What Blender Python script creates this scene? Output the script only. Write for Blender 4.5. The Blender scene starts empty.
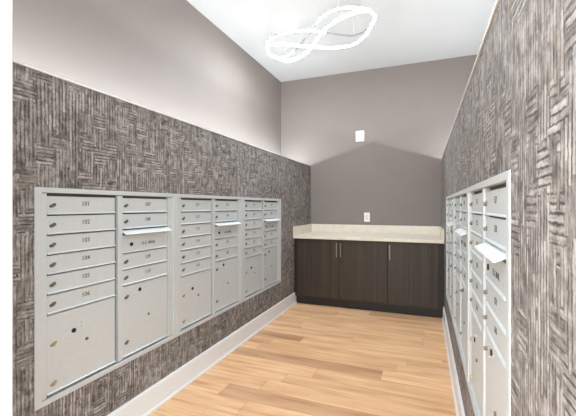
import bpy, math, random
from mathutils import Vector
random.seed(7)
S = bpy.context.scene
C = S.collection

# ------------------------------------------------------------------ camera
CAM_Z = 1.265
cam_d = bpy.data.cameras.new('camera')
cam = bpy.data.objects.new('camera', cam_d)
C.objects.link(cam)
cam.location = (0, 0, CAM_Z)
cam.rotation_euler = (math.pi / 2, 0, math.atan(137 / 349))
cam_d.sensor_width = 36
cam_d.lens = 349 / 576 * 36
cam_d.shift_y = (206.3 - 208) / 576
cam_d.clip_start = 0.01
S.camera = cam

# ------------------------------------------------------------------ world and exposure
W = bpy.data.worlds.new('world')
S.world = W
W.use_nodes = True
bg = W.node_tree.nodes['Background']
bg.inputs[0].default_value = (0.86, 0.95, 1.0, 1)
bg.inputs[1].default_value = 2.5
S.view_settings.view_transform = 'Standard'
S.view_settings.look = 'None'
S.view_settings.gamma = 1
S.view_settings.exposure = 1.27
S.view_settings.use_curve_mapping = False
COVE = 84.0        # emission of the cove strips
LOOP = 66.0         # emission of the ceiling light tubes

# ------------------------------------------------------------------ measures (metres)
XL, XR = -1.582, 0.200          # faces of the papered half walls
UL, UR = -2.06, 0.683           # upper side walls
YB, YN = 4.953, 0.55            # back wall, room face of the doorway wall
ZC = 3.175                      # ceiling
LEDGE = 1.868                   # top of the white ledge cap
UW = 0.93                       # width of one mailbox unit
MY0 = 1.008                     # near end of the mailbox banks
MZ0, MZ1 = 0.369, 1.346

# ------------------------------------------------------------------ materials
def mat(name):
    m = bpy.data.materials.new(name)
    m.use_nodes = True
    nt = m.node_tree
    return m, nt, nt.nodes['Principled BSDF']

def lin(r, g, b):
    f = lambda v: ((v / 255 + .055) / 1.055) ** 2.4 if v > 10 else v / 255 / 12.92
    return (f(r), f(g), f(b), 1)

class N:
    """tiny helper to write node maths"""
    def __init__(s, nt): s.nt = nt
    def put(s, sock, v):
        if isinstance(v, bpy.types.NodeSocket): s.nt.links.new(v, sock)
        elif v is not None: sock.default_value = v
    def m(s, op, a, b=None, c=None):
        n = s.nt.nodes.new('ShaderNodeMath'); n.operation = op
        for i, v in enumerate((a, b, c)):
            s.put(n.inputs[i], v)
        return n.outputs[0]
    def comb(s, x, y, z):
        n = s.nt.nodes.new('ShaderNodeCombineXYZ')
        for i, v in enumerate((x, y, z)): s.put(n.inputs[i], v)
        return n.outputs[0]
    def noise(s, vec, scale, detail=2, rough=.5):
        n = s.nt.nodes.new('ShaderNodeTexNoise')
        s.put(n.inputs['Vector'], vec); n.inputs['Scale'].default_value = scale
        n.inputs['Detail'].default_value = detail; n.inputs['Roughness'].default_value = rough
        return n.outputs['Fac']
    def white(s, vec):
        n = s.nt.nodes.new('ShaderNodeTexWhiteNoise'); n.noise_dimensions = '3D'
        s.put(n.inputs['Vector'], vec)
        return n.outputs['Value']
    def ramp(s, fac, stops):
        n = s.nt.nodes.new('ShaderNodeValToRGB')
        e = n.color_ramp.elements
        e[0].position, e[0].color = stops[0]
        e[1].position, e[1].color = stops[-1]
        for p, c in stops[1:-1]:
            k = e.new(p); k.color = c
        s.put(n.inputs[0], fac)
        return n.outputs[0]
    def mixc(s, fac, a, b, mode='MIX'):
        n = s.nt.nodes.new('ShaderNodeMix'); n.data_type = 'RGBA'; n.blend_type = mode
        s.put(n.inputs[0], fac); s.put(n.inputs[6], a); s.put(n.inputs[7], b)
        return n.outputs[2]
    def coord(s, kind='Object'):
        return s.nt.nodes.new('ShaderNodeTexCoord').outputs[kind]
    def sep(s, v):
        n = s.nt.nodes.new('ShaderNodeSeparateXYZ'); s.put(n.inputs[0], v)
        return n.outputs
    def vadd(s, a, b):
        n = s.nt.nodes.new('ShaderNodeVectorMath'); n.operation = 'ADD'
        s.put(n.inputs[0], a); s.put(n.inputs[1], b)
        return n.outputs[0]
    def vmul(s, a, b):
        n = s.nt.nodes.new('ShaderNodeVectorMath'); n.operation = 'MULTIPLY'
        s.put(n.inputs[0], a); s.put(n.inputs[1], b)
        return n.outputs[0]
    def bump(s, h, strength, dist, bsdf):
        n = s.nt.nodes.new('ShaderNodeBump')
        n.inputs['Strength'].default_value = strength; n.inputs['Distance'].default_value = dist
        s.put(n.inputs['Height'], h)
        s.nt.links.new(n.outputs[0], bsdf.inputs['Normal'])

def paint(name, col, rough=.6, amount=.03, bumpy=0.0):
    m, nt, b = mat(name); n = N(nt)
    f = n.noise(n.coord(), 3.0, 3)
    lo = tuple(c * (1 - amount) for c in col[:3]) + (1,)
    hi = tuple(min(1, c * (1 + amount)) for c in col[:3]) + (1,)
    nt.links.new(n.ramp(f, [(.3, lo), (.7, hi)]), b.inputs['Base Color'])
    b.inputs['Roughness'].default_value = rough
    if bumpy: n.bump(n.noise(n.coord(), 260, 2), bumpy, .001, b)
    return m

def make_wallpaper():
    m, nt, b = mat('woven_wallpaper'); n = N(nt)
    co = n.coord(); x, y, z = n.sep(co)
    CW = .072
    wob = n.m('MULTIPLY', n.m('SUBTRACT', n.noise(co, 7, 2), .5), .012)
    wob2 = n.m('MULTIPLY', n.m('SUBTRACT', n.noise(n.vadd(co, (5, 3, 9)), 7, 2), .5), .012)
    p = n.m('ADD', n.m('ADD', y, wob), 20.0); q = n.m('ADD', n.m('ADD', z, wob2), 20.0)
    # ragged, interlocking patches: every strand ends a little earlier or later than its neighbour
    pc = n.m('ADD', p, n.m('MULTIPLY', n.white(n.comb(n.m('FLOOR', n.m('DIVIDE', q, .0165)), 9.1, 0.0)), .026))
    qc = n.m('ADD', q, n.m('MULTIPLY', n.white(n.comb(n.m('FLOOR', n.m('DIVIDE', p, .0165)), 4.7, 0.0)), .040))
    ci = n.m('FLOOR', n.m('DIVIDE', pc, CW))
    sh = n.m('MULTIPLY', n.white(n.comb(ci, 3.3, 1.7)), CW * 1.4)
    ri = n.m('FLOOR', n.m('DIVIDE', n.m('ADD', qc, sh), CW * 1.3))
    rnd = n.white(n.comb(ci, ri, 0.5))
    par = n.m('MODULO', n.m('ADD', ci, ri), 2.0)
    vert = n.m('GREATER_THAN', n.m('ADD', rnd, n.m('MULTIPLY', par, .5)), .50)
    hor = n.m('SUBTRACT', 1.0, vert)
    s = n.m('ADD', n.m('MULTIPLY', p, vert), n.m('MULTIPLY', q, hor))
    fine = n.m('MULTIPLY', n.m('SUBTRACT', n.noise(co, 60, 2), .5), .45)
    k = n.m('ADD', n.m('DIVIDE', s, .0165), fine)
    sid = n.m('FLOOR', k)
    fr = n.m('FRACT', k)
    prof = n.m('SUBTRACT', 1.0, n.m('MULTIPLY', n.m('ABSOLUTE', n.m('SUBTRACT', fr, .5)), 2.0))
    prof = n.m('SMOOTH_MIN', n.m('MULTIPLY', prof, 2.1), 1.0, .4)
    amp = n.m('ADD', n.m('MULTIPLY', n.white(n.comb(ci, ri, 7.5)), .75), .3)
    prof = n.m('ADD', n.m('MULTIPLY', n.m('SUBTRACT', prof, .66), amp), .66)
    tone = n.white(n.comb(sid, ci, ri))
    # fibres: thin vertical and horizontal streaks, worn through in places
    fv = n.noise(n.vmul(co, (150, 150, 14)), 1.0, 2, .6)
    fh = n.noise(n.vmul(co, (14, 14, 150)), 1.0, 2, .6)
    fib = n.m('ADD', n.m('MULTIPLY', fv, vert), n.m('MULTIPLY', fh, hor))
    blot = n.noise(n.vadd(co, (1, 7, 2)), 24, 4, .75)
    big = n.noise(n.vadd(co, (4, 2, 8)), 3.0, 3)
    v = n.m('MULTIPLY', prof, n.m('ADD', n.m('MULTIPLY', tone, .30), .34))
    v = n.m('ADD', v, n.m('MULTIPLY', n.m('SUBTRACT', blot, .43), 1.15))
    v = n.m('ADD', v, n.m('MULTIPLY', n.m('SUBTRACT', fib, .5), .8))
    v = n.m('ADD', v, n.m('MULTIPLY', n.m('SUBTRACT', big, .5), .30))
    col = n.ramp(v, [(0.08, lin(58, 52, 50)), (.28, lin(97, 91, 88)), (.52, lin(138, 132, 129)), (.80, lin(180, 176, 172))])
    tint = n.noise(n.vadd(co, (11, 2, 5)), 9, 2)
    col = n.mixc(n.m('MULTIPLY', n.m('GREATER_THAN', tint, .64), .22), col, lin(128, 112, 92))
    nt.links.new(col, b.inputs['Base Color'])
    b.inputs['Roughness'].default_value = .75
    n.bump(v, .3, .002, b)
    return m

def make_plank():
    m, nt, b = mat('oak_plank'); n = N(nt)
    oi = nt.nodes.new('ShaderNodeObjectInfo')
    off = n.vmul(n.comb(oi.outputs['Random'], oi.outputs['Random'], oi.outputs['Random']), (37, 91, 13))
    co = n.vadd(n.coord(), off)
    st = n.vmul(co, (1.1, 15, 1))
    wv = n.noise(st, 1.6, 4, .55)
    fi = n.noise(n.vmul(co, (3.0, 120, 1)), 1.5, 3, .6)
    bl = n.noise(n.vmul(co, (2, 7, 1)), 1.3, 2)
    f = n.m('ADD', n.m('MULTIPLY', wv, .62), n.m('ADD', n.m('MULTIPLY', fi, .16), n.m('MULTIPLY', bl, .3)))
    col = n.ramp(f, [(.34, lin(194, 138, 96)), (.49, lin(224, 176, 132)), (.62, lin(239, 197, 154)), (.80, lin(247, 216, 178))])
    col = n.mixc(1.0, col, oi.outputs['Color'], 'MULTIPLY')
    nt.links.new(col, b.inputs['Base Color'])
    b.inputs['Roughness'].default_value = .42
    n.bump(fi, .08, .001, b)
    return m

def make_espresso():
    m, nt, b = mat('espresso_wood'); n = N(nt)
    co = n.coord()
    a = n.noise(n.vmul(co, (85, 85, 1.0)), 1.0, 3, .6)
    c = n.noise(n.vmul(co, (22, 22, .5)), 1.0, 2)
    f = n.m('ADD', n.m('MULTIPLY', a, .6), n.m('MULTIPLY', c, .4))
    nt.links.new(n.ramp(f, [(.34, lin(38, 28, 21)), (.5, lin(55, 43, 33)), (.68, lin(73, 58, 46))]), b.inputs['Base Color'])
    b.inputs['Roughness'].default_value = .5
    n.bump(a, .1, .001, b)
    return m

def make_quartz():
    m, nt, b = mat('cream_quartz'); n = N(nt)
    co = n.coord()
    a = n.noise(co, 16, 4, .7); c = n.noise(co, 120, 2)
    f = n.m('ADD', n.m('MULTIPLY', a, .7), n.m('MULTIPLY', c, .3))
    nt.links.new(n.ramp(f, [(.32, lin(218, 205, 188)), (.52, lin(228, 217, 202)), (.7, lin(233, 224, 211))]), b.inputs['Base Color'])
    b.inputs['Roughness'].default_value = .3
    return m

def metal(name, col, rough, metallic, amount=.03):
    m, nt, b = mat(name); n = N(nt)
    f = n.noise(n.coord(), 30, 2)
    lo = tuple(c * (1 - amount) for c in col[:3]) + (1,)
    hi = tuple(min(1, c * (1 + amount)) for c in col[:3]) + (1,)
    nt.links.new(n.ramp(f, [(.3, lo), (.7, hi)]), b.inputs['Base Color'])
    b.inputs['Roughness'].default_value = rough
    b.inputs['Metallic'].default_value = metallic
    return m

def emitter(name, col, strength):
    m, nt, b = mat(name)
    b.inputs['Base Color'].default_value = col
    b.inputs['Emission Color'].default_value = col
    b.inputs['Emission Strength'].default_value = strength
    return m

M = {}
M['paper'] = make_wallpaper()
M['taupe'] = paint('taupe_wall_paint', lin(131, 121, 116), .65, .02, .05)
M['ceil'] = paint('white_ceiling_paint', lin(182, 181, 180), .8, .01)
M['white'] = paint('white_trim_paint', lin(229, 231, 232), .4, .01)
M['jamb'] = paint('pale_door_frame_paint', lin(190, 191, 191), .5, .01)
M['plank'] = make_plank()
M['sub'] = paint('dark_subfloor', lin(196, 158, 118), .6, .05)
M['silver'] = metal('silver_powder_coat', lin(200, 204, 205), .45, .15, .02)
M['gap'] = metal('shaded_gap_metal', lin(84, 84, 82), .6, .2)  # housing coloured dark so the gaps between doors read as shade
M['lock'] = metal('nickel_lock', lin(114, 110, 100), .4, .45)
M['brass'] = metal('brass_lock', lin(176, 160, 122), .4, .45)
M['black'] = paint('black_plastic_and_shade', lin(18, 17, 16), .5, .1)
M['ink'] = paint('grey_lettering', lin(86, 84, 80), .7, .05)
M['esp'] = make_espresso()
M['kick'] = paint('dark_kick_and_filler_shade', lin(36, 30, 27), .5, .08)
M['quartz'] = make_quartz()
M['steel'] = metal('brushed_steel', lin(138, 128, 116), .4, .6)
M['plastic'] = paint('white_plastic', lin(240, 238, 234), .4, .01)
M['slot'] = paint('socket_grey', lin(222, 219, 214), .6, .02)
M['alu'] = metal('grey_aluminium', lin(150, 148, 146), .4, .6)
M['cove'] = emitter('cove_led', (.865, .952, 1, 1), COVE)
M['tube'] = emitter('light_tube', (.865, .952, 1, 1), LOOP)

# ------------------------------------------------------------------ mesh helpers
class MB:
    def __init__(s): s.v = []; s.f = []
    def box(s, x0, x1, y0, y1, z0, z1):
        o = len(s.v)
        s.v += [(x, y, z) for z in (z0, z1) for y in (y0, y1) for x in (x0, x1)]
        s.f += [tuple(o + i for i in q) for q in ((0, 2, 3, 1), (4, 5, 7, 6), (0, 1, 5, 4), (2, 6, 7, 3), (0, 4, 6, 2), (1, 3, 7, 5))]
        return s
    def slab(s, x0, x1, y0, y1, z0, z1, c):
        """plate whose -y face is chamfered by c on its four edges"""
        o = len(s.v)
        s.v += [(x0, y1, z0), (x1, y1, z0), (x1, y1, z1), (x0, y1, z1),
                (x0, y0 + c, z0), (x1, y0 + c, z0), (x1, y0 + c, z1), (x0, y0 + c, z1),
                (x0 + c, y0, z0 + c), (x1 - c, y0, z0 + c), (x1 - c, y0, z1 - c), (x0 + c, y0, z1 - c)]
        q = [(3, 2, 1, 0), (8, 9, 10, 11)]
        for i in range(4):
            j = (i + 1) % 4
            q += [(i, j, 4 + j, 4 + i), (4 + i, 4 + j, 8 + j, 8 + i)]
        s.f += [tuple(o + i for i in t) for t in q]
        return s
    def prism(s, pts, axis, a0, a1):
        """pts: closed 2-D outline; axis 0/1/2 = extrusion direction"""
        o = len(s.v); n = len(pts)
        for a in (a0, a1):
            for p in pts:
                t = list(p); t.insert(axis, a); s.v.append(tuple(t))
        s.f += [tuple(o + i for i in range(n)), tuple(o + n + i for i in reversed(range(n)))]
        for i in range(n):
            j = (i + 1) % n
            s.f.append((o + i, o + n + i, o + n + j, o + j))
        return s
    def disc(s, x, z, y0, y1, r, n=14, r2=None):
        """cylinder along y (y0 = front, may taper to r2 at the front)"""
        r2 = r if r2 is None else r2
        o = len(s.v)
        for yy, rr in ((y0, r2), (y1, r)):
            for i in range(n):
                t = 2 * math.pi * i / n
                s.v.append((x + rr * math.cos(t), yy, z + rr * math.sin(t)))
        s.f += [tuple(o + i for i in range(n)), tuple(o + n + i for i in reversed(range(n)))]
        for i in range(n):
            j = (i + 1) % n
            s.f.append((o + i, o + n + i, o + n + j, o + j))
        return s
    def tube(s, pts, r, n=8, closed=False):
        o = len(s.v); P = [Vector(p) for p in pts]; m = len(P)
        for i, p in enumerate(P):
            if closed: d = P[(i + 1) % m] - P[i - 1]
            else: d = P[min(i + 1, m - 1)] - P[max(i - 1, 0)]
            d.normalize()
            u = d.cross(Vector((0, 0, 1)))
            if u.length < 1e-4: u = Vector((1, 0, 0))
            u.normalize(); w = u.cross(d)
            for k in range(n):
                t = 2 * math.pi * k / n
                s.v.append(tuple(p + (u * math.cos(t) + w * math.sin(t)) * r))
        for i in range(m if closed else m - 1):
            j = (i + 1) % m
            for k in range(n):
                l = (k + 1) % n
                s.f.append((o + i * n + k, o + j * n + k, o + j * n + l, o + i * n + l))
        if not closed:
            s.f += [tuple(o + k for k in range(n)), tuple(o + (m - 1) * n + k for k in reversed(range(n)))]
        return s
    def mesh(s, name, m, smooth=False):
        me = bpy.data.meshes.new(name)
        me.from_pydata(s.v, [], s.f)
        import bmesh
        b = bmesh.new(); b.from_mesh(me)
        bmesh.ops.recalc_face_normals(b, faces=b.faces[:])
        b.to_mesh(me); b.free()
        me.materials.append(m)
        if smooth:
            for p in me.polygons: p.use_smooth = len(p.vertices) == 4
        return me

def add(name, me, parent=None, loc=(0, 0, 0)):
    o = bpy.data.objects.new(name, me)
    C.objects.link(o); o.parent = parent; o.location = loc
    return o

def obj(name, mb, m, parent=None, loc=(0, 0, 0), smooth=False):
    return add(name, mb.mesh(name, m, smooth), parent, loc)

def struct(name, mb, m, parent=None, loc=(0, 0, 0)):
    o = obj(name, mb, m, parent, loc)
    if parent is None: o['kind'] = 'structure'
    return o

def tag(o, label, cat, group=None):
    o['label'] = label; o['category'] = cat
    if group: o['group'] = group
    return o

def thing(name, label, cat, loc=(0, 0, 0), rz=0, group=None):
    o = bpy.data.objects.new(name, None)
    C.objects.link(o); o.location = loc; o.rotation_euler = (0, 0, rz)
    o.empty_display_size = .05
    return tag(o, label, cat, group)

def text_mesh(s, size, name):
    cu = bpy.data.curves.new(name, 'FONT')
    cu.body = s; cu.size = size; cu.align_x = 'CENTER'; cu.align_y = 'CENTER'; cu.extrude = .0003; cu.offset = .0004
    cu.resolution_u = 3
    t = bpy.data.objects.new(name, cu); C.objects.link(t)
    bpy.context.view_layer.update()
    me = bpy.data.meshes.new_from_object(t.evaluated_get(bpy.context.evaluated_depsgraph_get()))
    bpy.data.objects.remove(t); bpy.data.curves.remove(cu)
    for v in me.vertices:                       # stand it up, reading towards -y
        x, y, z = v.co; v.co = (x, -z, y)
    me.materials.clear(); me.materials.append(M['ink'])
    return me

# ------------------------------------------------------------------ the room shell
def shell():
    T = .12
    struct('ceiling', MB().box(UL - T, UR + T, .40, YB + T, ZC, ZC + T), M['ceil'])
    struct('wall_back', MB().box(UL - T, UR + T, YB, YB + T, 0, ZC), M['taupe'])
    struct('wall_left_upper', MB().box(UL - T, UL, .40, YB, 0, ZC), M['taupe'])
    struct('wall_right_upper', MB().box(UR, UR + T, .40, YB, 0, ZC), M['taupe'])
    # papered half walls with an opening for the mailboxes, a shelf and a raised front lip
    o0, o1 = MY0 + .012, MY0 + 3 * UW - .012
    p0, p1 = MZ0 + .012, MZ1 - .012
    top, shelf = LEDGE - .009, LEDGE - .105
    for side, xf, xb, sg in (('left', XL, UL, -1), ('right', XR, UR, 1)):
        a, b = min(xf, xb), max(xf, xb)
        w = MB()
        w.box(a, b, YN, YB, 0, p0)
        w.box(a, b, YN, YB, p1, shelf)
        w.box(a, b, YN, o0, p0, p1)
        w.box(a, b, o1, YB, p0, p1)
        w.box(*sorted((xf, xf + sg * .022)), YN, YB, shelf, top)
        struct('wall_%s' % side, w, M['paper'])
        cap = MB().box(*sorted((xf - sg * .006, xf + sg * .024)), YN, YB, top, LEDGE)
        struct('trim_%d' % (1 if sg < 0 else 2), cap, M['white'])
        # baseboard with a shoe moulding at its foot
        x1 = xf - sg * .014
        bb = MB().prism([(xf, 0), (x1, 0), (x1, .139), (x1 + sg * .005, .148), (xf, .148)], 1, YN, 4.30)
        base = struct('baseboard_%s' % side, bb, M['white'])
        x2 = x1 - sg * .010
        obj('shoe_moulding', MB().prism([(x1, 0), (x2, 0), (x2, .009), (x1 - sg * .004, .016), (x1, .018)], 1, YN, 4.30), M['white'], base)
    # doorway the photograph is taken through
    D0 = -.952
    w = MB().box(UL - T, D0 - .02, .40, YN, 0, ZC).box(D0 - .02, UR + T, .40, YN, 3.0, ZC)
    w.box(XR + .022, UR + T, .40, YN, 0, 3.0)
    struct('wall_near', w, M['jamb'])
    j = MB().box(D0 - .02, D0, .385, YN + .005, 0, 3.0).box(XR, XR + .022, .385, YN, 0, 3.0)
    j.box(D0 - .02, XR + .022, .385, YN + .005, 2.98, 3.0)
    struct('trim_3', j, M['jamb'])
    c = MB().box(D0 - .105, D0 - .013, YN, YN + .014, 0, 3.08)
    struct('trim_4', c, M['jamb'])

def floor():
    base = struct('floor', MB().box(UL, UR, .40, YB, -.06, -.004).box(-7, 7, -9, .40, -.06, -.004), M['sub'])
    tones = [1.0, .97, .93, 1.03, .90, 1.0, .96, 1.02]
    known = {2.62: [(-1.58, -.30, .72), (-.30, .21, 1.05)],
             2.47: [(-1.58, -.78, 1.04), (-.78, .21, .97)],
             2.02: [(-1.58, -1.30, 1.03), (-1.30, -.10, .74), (-.10, .21, .98)],
             3.07: [(-1.58, -1.09, .73), (-1.09, .13, 1.04), (.13, .21, .95)],
             4.12: [(-1.58, -.61, 1.04), (-.61, .21, .78)]}
    k = -28
    y = 2.62 - 28 * .15
    while y < 4.32:
        yr = round(2.62 + k * .15, 2)
        rows = known.get(yr)
        if rows is None:
            x = -1.58; rows = []
            cut = -1.58 + random.uniform(.15, 1.15)
            while x < .21:
                e = min(cut, .21)
                if .21 - e < .08: e = .21
                rows.append((x, e, random.choice(tones))); x = e; cut = e + 1.2
        if yr < .40:                                   # the passage in front of the doorway
            rows = [(UL, rows[0][1], rows[0][2])] + rows[1:-1] + [(rows[-1][0], UR, rows[-1][2])] if len(rows) > 1 else [(UL, UR, rows[0][2])]
        y1 = min(yr + .15, 4.32)
        for a, b, t in rows:
            g = .0007
            me = MB()
            h = (b - a) / 2 - g; d = (y1 - yr) / 2 - g
            # bevelled top edges; outline in the local frame of the plank
            s = MB()
            o = 0; c = .0012
            s.v = [(-h, -d, -.006), (h, -d, -.006), (h, d, -.006), (-h, d, -.006),
                   (-h, -d, -c), (h, -d, -c), (h, d, -c), (-h, d, -c),
                   (-h + c, -d + c, 0), (h - c, -d + c, 0), (h - c, d - c, 0), (-h + c, d - c, 0)]
            s.f = [(3, 2, 1, 0), (8, 9, 10, 11)]
            for i in range(4):
                q = (i + 1) % 4
                s.f += [(i, q, 4 + q, 4 + i), (4 + i, 4 + q, 8 + q, 8 + i)]
            p = obj('plank', s, M['plank'], base, ((a + b) / 2, (yr + y1) / 2, 0))
            w = random.uniform(-.015, .015)
            p.color = (t, t * (.985 + w * .3 - (1 - t) * .28), t * (.97 + w - (1 - t) * .34), 1)
        k += 1; y = 2.62 + k * .15

# ------------------------------------------------------------------ mailboxes
Z0 = MZ0
PITCH = .0907
RC = .010          # the doors sit back from the trim
def number_rows(c):
    if c == 0:
        z = 1.313; r = []
        for i in range(6): r.append((z - PITCH, z)); z -= PITCH
        return r, (.404, z)
    return [(1.222, 1.313), (1.131, 1.222), (.901, .993), (.810, .901)], (.404, .810)

def build_unit_meshes():
    P = {}
    H = MZ1 - MZ0
    def L(z): return z - Z0
    P['housing'] = MB().box(.016, UW - .016, .022, .36, .016, H - .016).mesh('housing', M['gap'])
    t = MB()                                     # trim ring, mitre-like with a small inner step
    def ring(a, y0, y1, w):
        t.box(a, a + w, y0, y1, a, H - a); t.box(UW - a - w, UW - a, y0, y1, a, H - a)
        t.box(a + w, UW - a - w, y0, y1, a, a + w); t.box(a + w, UW - a - w, y0, y1, H - a - w, H - a)
    def ringc(w, y0, y1, c):
        # chamfered picture-frame profile
        prof = [(0, y1), (0, y0 + c), (c, y0), (w - c, y0), (w, y0 + c), (w, y1)]
        o = len(t.v); n = len(prof)
        for i, (sx, sz) in enumerate(((0, 0), (1, 0), (1, 1), (0, 1))):
            for d, yy in prof:
                dz = d * .78
                t.v.append((d if sx == 0 else UW - d, yy, dz if sz == 0 else H - dz))
        for i in range(4):
            j = (i + 1) % 4
            for k in range(n):
                l = (k + 1) % n
                t.f.append((o + i * n + k, o + j * n + k, o + j * n + l, o + i * n + l))
    ringc(.030, -.0045, .022, .0015)
    P['trim'] = t.mesh('trim_frame', M['silver'])
    zb, zt = .026, H - .026
    P['stile'] = [MB().slab(.0305, .0575, .003, .022, zb, zt, .0015).mesh('stile', M['silver']),
                  MB().slab(.4495, .4795, .001, .022, zb, zt, .0015).mesh('stile', M['silver']),
                  MB().slab(.8565, .872, .003, .022, zb, zt, .0015).slab(.876, .8995, .001, .022, zb, zt, .0015).mesh('stile', M['silver'])]
    cols = [(.060, .433), (.482, .852)]
    P['cols'] = cols
    def door(w, h):
        d = MB().slab(0, w, -.002, .010, .0015, h - .0055, .0015)
        # folded lip along the lower edge that throws a thin line of shade
        d.prism([(-.001, .001), (-.008, .001), (-.0085, .004), (-.001, .010)], 0, .001, w - .001)
        return d.mesh('door', M['silver'])
    P['door'] = door
    def lock(m):                                 # slanted escutcheon with a short barrel
        ca, sa = math.cos(.42), math.sin(.42)
        pts = []
        for i in range(16):
            t = 2 * math.pi * i / 16
            x = .0075 * math.cos(t) + (.009 if math.cos(t) > 0 else -.009); z = .0075 * math.sin(t)
            pts.append((x * ca - z * sa, x * sa + z * ca))
        b = MB()
        o = len(b.v)
        for yy, k in ((.001, 1.0), (-.004, .92)):
            b.v += [(x * k, yy, z * k) for x, z in pts]
        b.f += [tuple(range(16)), tuple(range(31, 15, -1))]
        for i in range(16):
            j = (i + 1) % 16; b.f.append((i, 16 + i, 16 + j, j))
        b.disc(-.004, -.002, -.010, -.004, .0072, 14, .0064)
        return b.mesh('lock', m)
    P['lock'] = lock(M['lock']); P['block'] = lock(M['brass'])
    P['hole'] = MB().disc(0, 0, -.0045, .001, .0115, 16, .0105).mesh('keyhole', M['black'], True)
    P['cap'] = MB().disc(0, 0, -.0055, .001, .008, 12, .007).mesh('arrow_lock', M['lock'], True)
    P['rivet'] = MB().disc(0, 0, -.0035, .001, .0042, 8, .003).mesh('rivet', M['silver'], True)
    return P

def door_cache():
    cache = {}
    def get(P, w, h):
        k = (round(w, 4), round(h, 4))
        if k not in cache: cache[k] = P['door'](w, h)
        return cache[k]
    return get

def mailbox_unit(P, getd, first, label, group, loc, rz):
    root = thing('mailbox_unit', label, 'mailbox', loc, rz, group)
    add('housing', P['housing'], root)
    add('trim_frame', P['trim'], root)
    for s in P['stile']: add('stile', s, root)
    num = first
    for c, (a0, a1) in enumerate(P['cols']):
        rows, (pz0, pz1) = number_rows(c)
        w = a1 - a0
        for z0, z1 in rows:
            d = add('door', getd(P, w, z1 - z0), root, (a0, RC, z0 - Z0))
            add('lock', P['lock'], d, (.027, -.002, (z1 - z0) * .47))
            add('number', text_mesh(str(num), .031, 'number'), d, (.195, -.0024, (z1 - z0) * .56))
            num += 1
        if c == 1:                               # outgoing mail compartment with its hood
            z0, z1 = .993, 1.131
            d = add('outgoing_mail_door', getd(P, w, .107), root, (a0, RC, z0 - Z0))
            add('keyhole', P['hole'], d, (.066, -.002, .048))
            add('lettering', text_mesh('U.S. MAIL', .029, 'lettering'), d, (.203, -.0024, .046))
            b = z0 - Z0
            obj('mail_slot_shade', MB().box(a0 + .012, a1 - .012, .017, .0225, b + .109, b + .136), M['black'], root)  # black strip paints in the shade of the slot under the hood
            h = MB().prism([(.021, b + .134), (-.026, b + .114), (-.029, b + .108), (-.025, b + .107), (.021, b + .127)], 0, a0 - .002, a1 + .006)
            obj('slot_hood', h, M['white'], root)
        # parcel locker below
        d = add('parcel_door', getd(P, w, pz1 - pz0), root, (a0, RC, pz0 - Z0))
        o = pz0
        hz = .658 if c == 0 else .765
        kz = .594 if c == 0 else .598
        uz = .628 if c == 0 else .742
        lz = .447 if c == 0 else .482
        add('keyhole', P['hole'], d, (.130, -.002, hz - o))
        add('arrow_lock', P['cap'], d, (.200, -.002, kz - o))
        add('lock', P['block'] if c == 0 else P['lock'], d, (.031, -.002, uz - o))
        add('lock', P['block'] if c == 0 else P['lock'], d, (.031, -.002, lz - o))
        for rx, rzz in ((.092, .012), (.092, -.028), (.172, .030), (.172, .005)):
            add('rivet', P['rivet'], d, (rx, -.002, hz - o + rzz))
    return root

def mailboxes():
    P = build_unit_meshes(); getd = door_cache()
    ll = ['silver mailbox unit on left wall with boxes 101 to 110, nearest the white door jamb',
          'silver mailbox unit in the middle of the left wall bank of three',
          'silver mailbox unit at far end of the left wall bank, nearest the dark cabinets']
    for i in range(3):
        mailbox_unit(P, getd, 101 + 10 * i, ll[i], 'mailbox units on the left wall', (XL, MY0 + .001 + UW * i, Z0 + .004), math.pi / 2)
    lr = ['silver mailbox unit at far end of the right wall bank, beside the countertop',
          'silver mailbox unit in the middle of the right wall bank of three',
          'silver mailbox unit on right wall nearest the viewer, its white slot hood large']
    for i in range(3):
        mailbox_unit(P, getd, 131 + 10 * i, lr[i], 'mailbox units on the right wall', (XR, MY0 + .008 + UW * (3 - i), Z0 + .011), -math.pi / 2)

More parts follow.
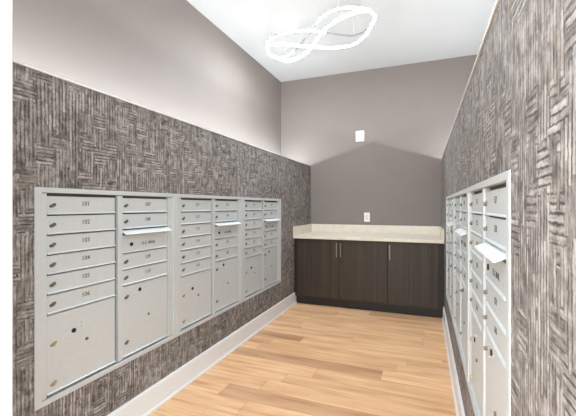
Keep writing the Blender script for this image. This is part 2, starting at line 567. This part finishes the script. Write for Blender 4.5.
# ------------------------------------------------------------------ base cabinets and worktop
def cabinets():
    YF = 4.235                                  # door faces
    zt, zb = .850, .128
    def handle(d, x):
        h = MB().box(x - .006, x + .006, -.034, -.026, .640 - zb, .815 - zb)
        h.box(x - .004, x + .004, -.027, .0, .655 - zb, .667 - zb).box(x - .004, x + .004, -.027, .0, .788 - zb, .800 - zb)
        obj('handle', h, M['steel'], d)
    def cab(label, x0, x1, doors, fill):
        c = thing('base_cabinet', label, 'cabinet', (x0, YF, 0), 0, 'dark base cabinets')
        w = x1 - x0
        obj('body', MB().box(0, w, .022, YB - YF - .002, .105, .853), M['esp'], c)
        obj('toe_kick', MB().box(0, w, .075, .095, 0, .105), M['kick'], c)
        obj('filler', MB().box(fill[0] - x0, fill[1] - x0, .016, .0225, .11, .853), M['kick'], c)  # near-black colour paints in the shade of the recessed filler
        for a, b, hx in doors:
            d = obj('door', MB().slab(a - x0, b - x0, 0, .021, 0, zt - zb, .001), M['esp'], c, (0, 0, zb))
            handle(d, hx - x0)
        return c
    l, r = XL + .002, XR - .002
    cab('dark wood base cabinet with two doors, against the left wall under the countertop', l, -.4115,
        [(-1.535, -.990, -1.012), (-.986, -.415, -.962)], (l, -1.537))
    cab('dark wood base cabinet with a single door, against the right wall under the countertop', -.4105, r,
        [(-.407, .142, -.382)], (.144, r))
    t = thing('countertop', 'cream quartz countertop with low backsplash on the dark cabinets', 'countertop', (l, 4.205, .854))
    w = r - l; dp = YB - 4.205 - .001
    obj('slab', MB().slab(0, w, 0, dp, 0, .038, .002), M['quartz'], t)
    obj('backsplash', MB().box(0, w, dp - .02, dp, .0385, .150), M['quartz'], t)
    obj('side_splash', MB().box(0, .02, .001, dp - .0205, .0385, .150), M['quartz'], t)
    obj('side_splash', MB().box(w - .02, w, .001, dp - .0205, .0385, .150), M['quartz'], t)

# ------------------------------------------------------------------ small things on the back wall
def plates():
    def plate(name, label, cat, x, z, w, h):
        p = thing(name, label, cat, (x, YB, z))
        obj('cover_plate', MB().slab(-w / 2, w / 2, -.007, 0, -h / 2, h / 2, .003), M['plastic'], p)
        return p
    p = plate('wall_outlet', 'white wall plate high on the taupe back wall', 'outlet', -.853, CAM_Z + .99, .118, .150)
    obj('socket', MB().slab(-.036, .012, -.0095, -.006, -.034, .022, .0015), M['slot'], p)
    p = plate('wall_outlet', 'white outlet on the back wall just above the countertop', 'outlet', -.756, CAM_Z - .152, .078, .128)
    s = obj('socket', MB().slab(-.017, .017, -.009, -.006, -.034, .034, .0015), M['slot'], p)
    for zz in (-.018, .018):
        obj('socket_slot', MB().box(-.007, -.005, -.0096, -.0088, zz - .005, zz + .005).box(.005, .007, -.0096, -.0088, zz - .005, zz + .005), M['ink'], s)

# ------------------------------------------------------------------ cove strips and ceiling light
def cove():
    for xf, sg, side in ((XL, -1, 'left'), (XR, 1, 'right')):
        x = xf + sg * .264
        z = LEDGE - .080
        pts = [(x + .009 * math.cos(t), z + .008 * math.sin(t)) for t in [math.pi * i / 6 for i in range(7)]]
        pts += [(x - .009, LEDGE - .1048), (x + .009, LEDGE - .1048)]
        s = obj('led_strip', MB().prism(pts, 1, YN + .05, YB - .01), M['cove'])
        s.data.materials.append(M['plastic'])
        for p in s.data.polygons:
            if p.normal.z < .1: p.material_index = 1
        tag(s, 'long white led strip lying on the %s ledge behind its lip' % side, 'led strip', 'cove light strips')

def catmull(P, k=8):
    out = []; n = len(P)
    for i in range(n):
        p0, p1, p2, p3 = (Vector(P[(i + j - 1) % n]) for j in range(4))
        for t in [q / k for q in range(k)]:
            out.append(.5 * ((2 * p1) + (p2 - p0) * t + (2 * p0 - 5 * p1 + 4 * p2 - p3) * t * t + (3 * p1 - p0 - 3 * p2 + p3) * t ** 3))
    return out

def ceiling_light():
    Z = CAM_Z + 1.72
    # figure-eight plan of the light, metres
    plan = [(-1.60, 3.47), (-1.50, 3.29), (-1.27, 3.205), (-1.05, 3.245), (-.92, 3.35), (-.79, 3.45), (-.67, 3.515),
            (-.56, 3.47), (-.47, 3.35), (-.42, 3.20), (-.46, 3.09), (-.58, 3.01), (-.70, 2.985), (-.82, 3.02), (-.93, 3.125),
            (-1.07, 3.31), (-1.19, 3.45), (-1.35, 3.615), (-1.50, 3.71), (-1.59, 3.68), (-1.63, 3.58)]
    c = catmull([(x, y, 0) for x, y in plan])
    n = len(c)
    cx = -1.02
    def drop(p):                                # gap between the two tubes, closing at the two ends
        e = min(1, abs(p.x + 1.03) / .56)
        return .15 * (1 - e ** 1.6)
    up = [Vector((p.x, p.y, Z)) for p in c]
    lo = [Vector((p.x, p.y, Z - drop(p) - .010)) for p in c]
    t = thing('ceiling_light', 'glowing white figure-eight loop light hung under the ceiling', 'ceiling light', (cx, 3.3, ZC))
    off = Vector((cx, 3.3, ZC))
    loc = lambda L: [tuple(p - off) for p in L]
    K = 8
    def seg(L, a, b): return [L[i % n] for i in range(a * K, b * K + 1)]
    def lit(L, r, closed=False):
        mb = MB().tube(loc(L), r, 10, closed)
        o = obj('light_tube', mb, M['tube'], t, smooth=True)
        o.data.materials.append(M['plastic'])      # unlit white upper faces, added to keep light off the ceiling
        for i, p in enumerate(o.data.polygons):
            if len(p.vertices) == 4 and i % 10 not in (6, 7, 8): p.material_index = 1
        return o
    lit(lo, .0115, True)
    # the upper band shows bare aluminium where it turns its back to the room
    lit(seg(up, -4, 4), .0105)
    lit(seg(up, 9, 14), .0105)
    obj('aluminium_band', MB().tube(loc(seg(up, 4, 9)), .009, 8), M['alu'], t, smooth=True)
    obj('aluminium_band', MB().tube(loc(seg(up, 14, 17)), .009, 8), M['alu'], t, smooth=True)
    for i in (1, 6, 12, 18):
        p = up[i * K] - off
        obj('hanger', MB().tube([(p.x, p.y, 0), (p.x, p.y, p.z)], .0010, 6), M['white'], t)

shell()
floor()
mailboxes()
cabinets()
plates()
cove()
ceiling_light()
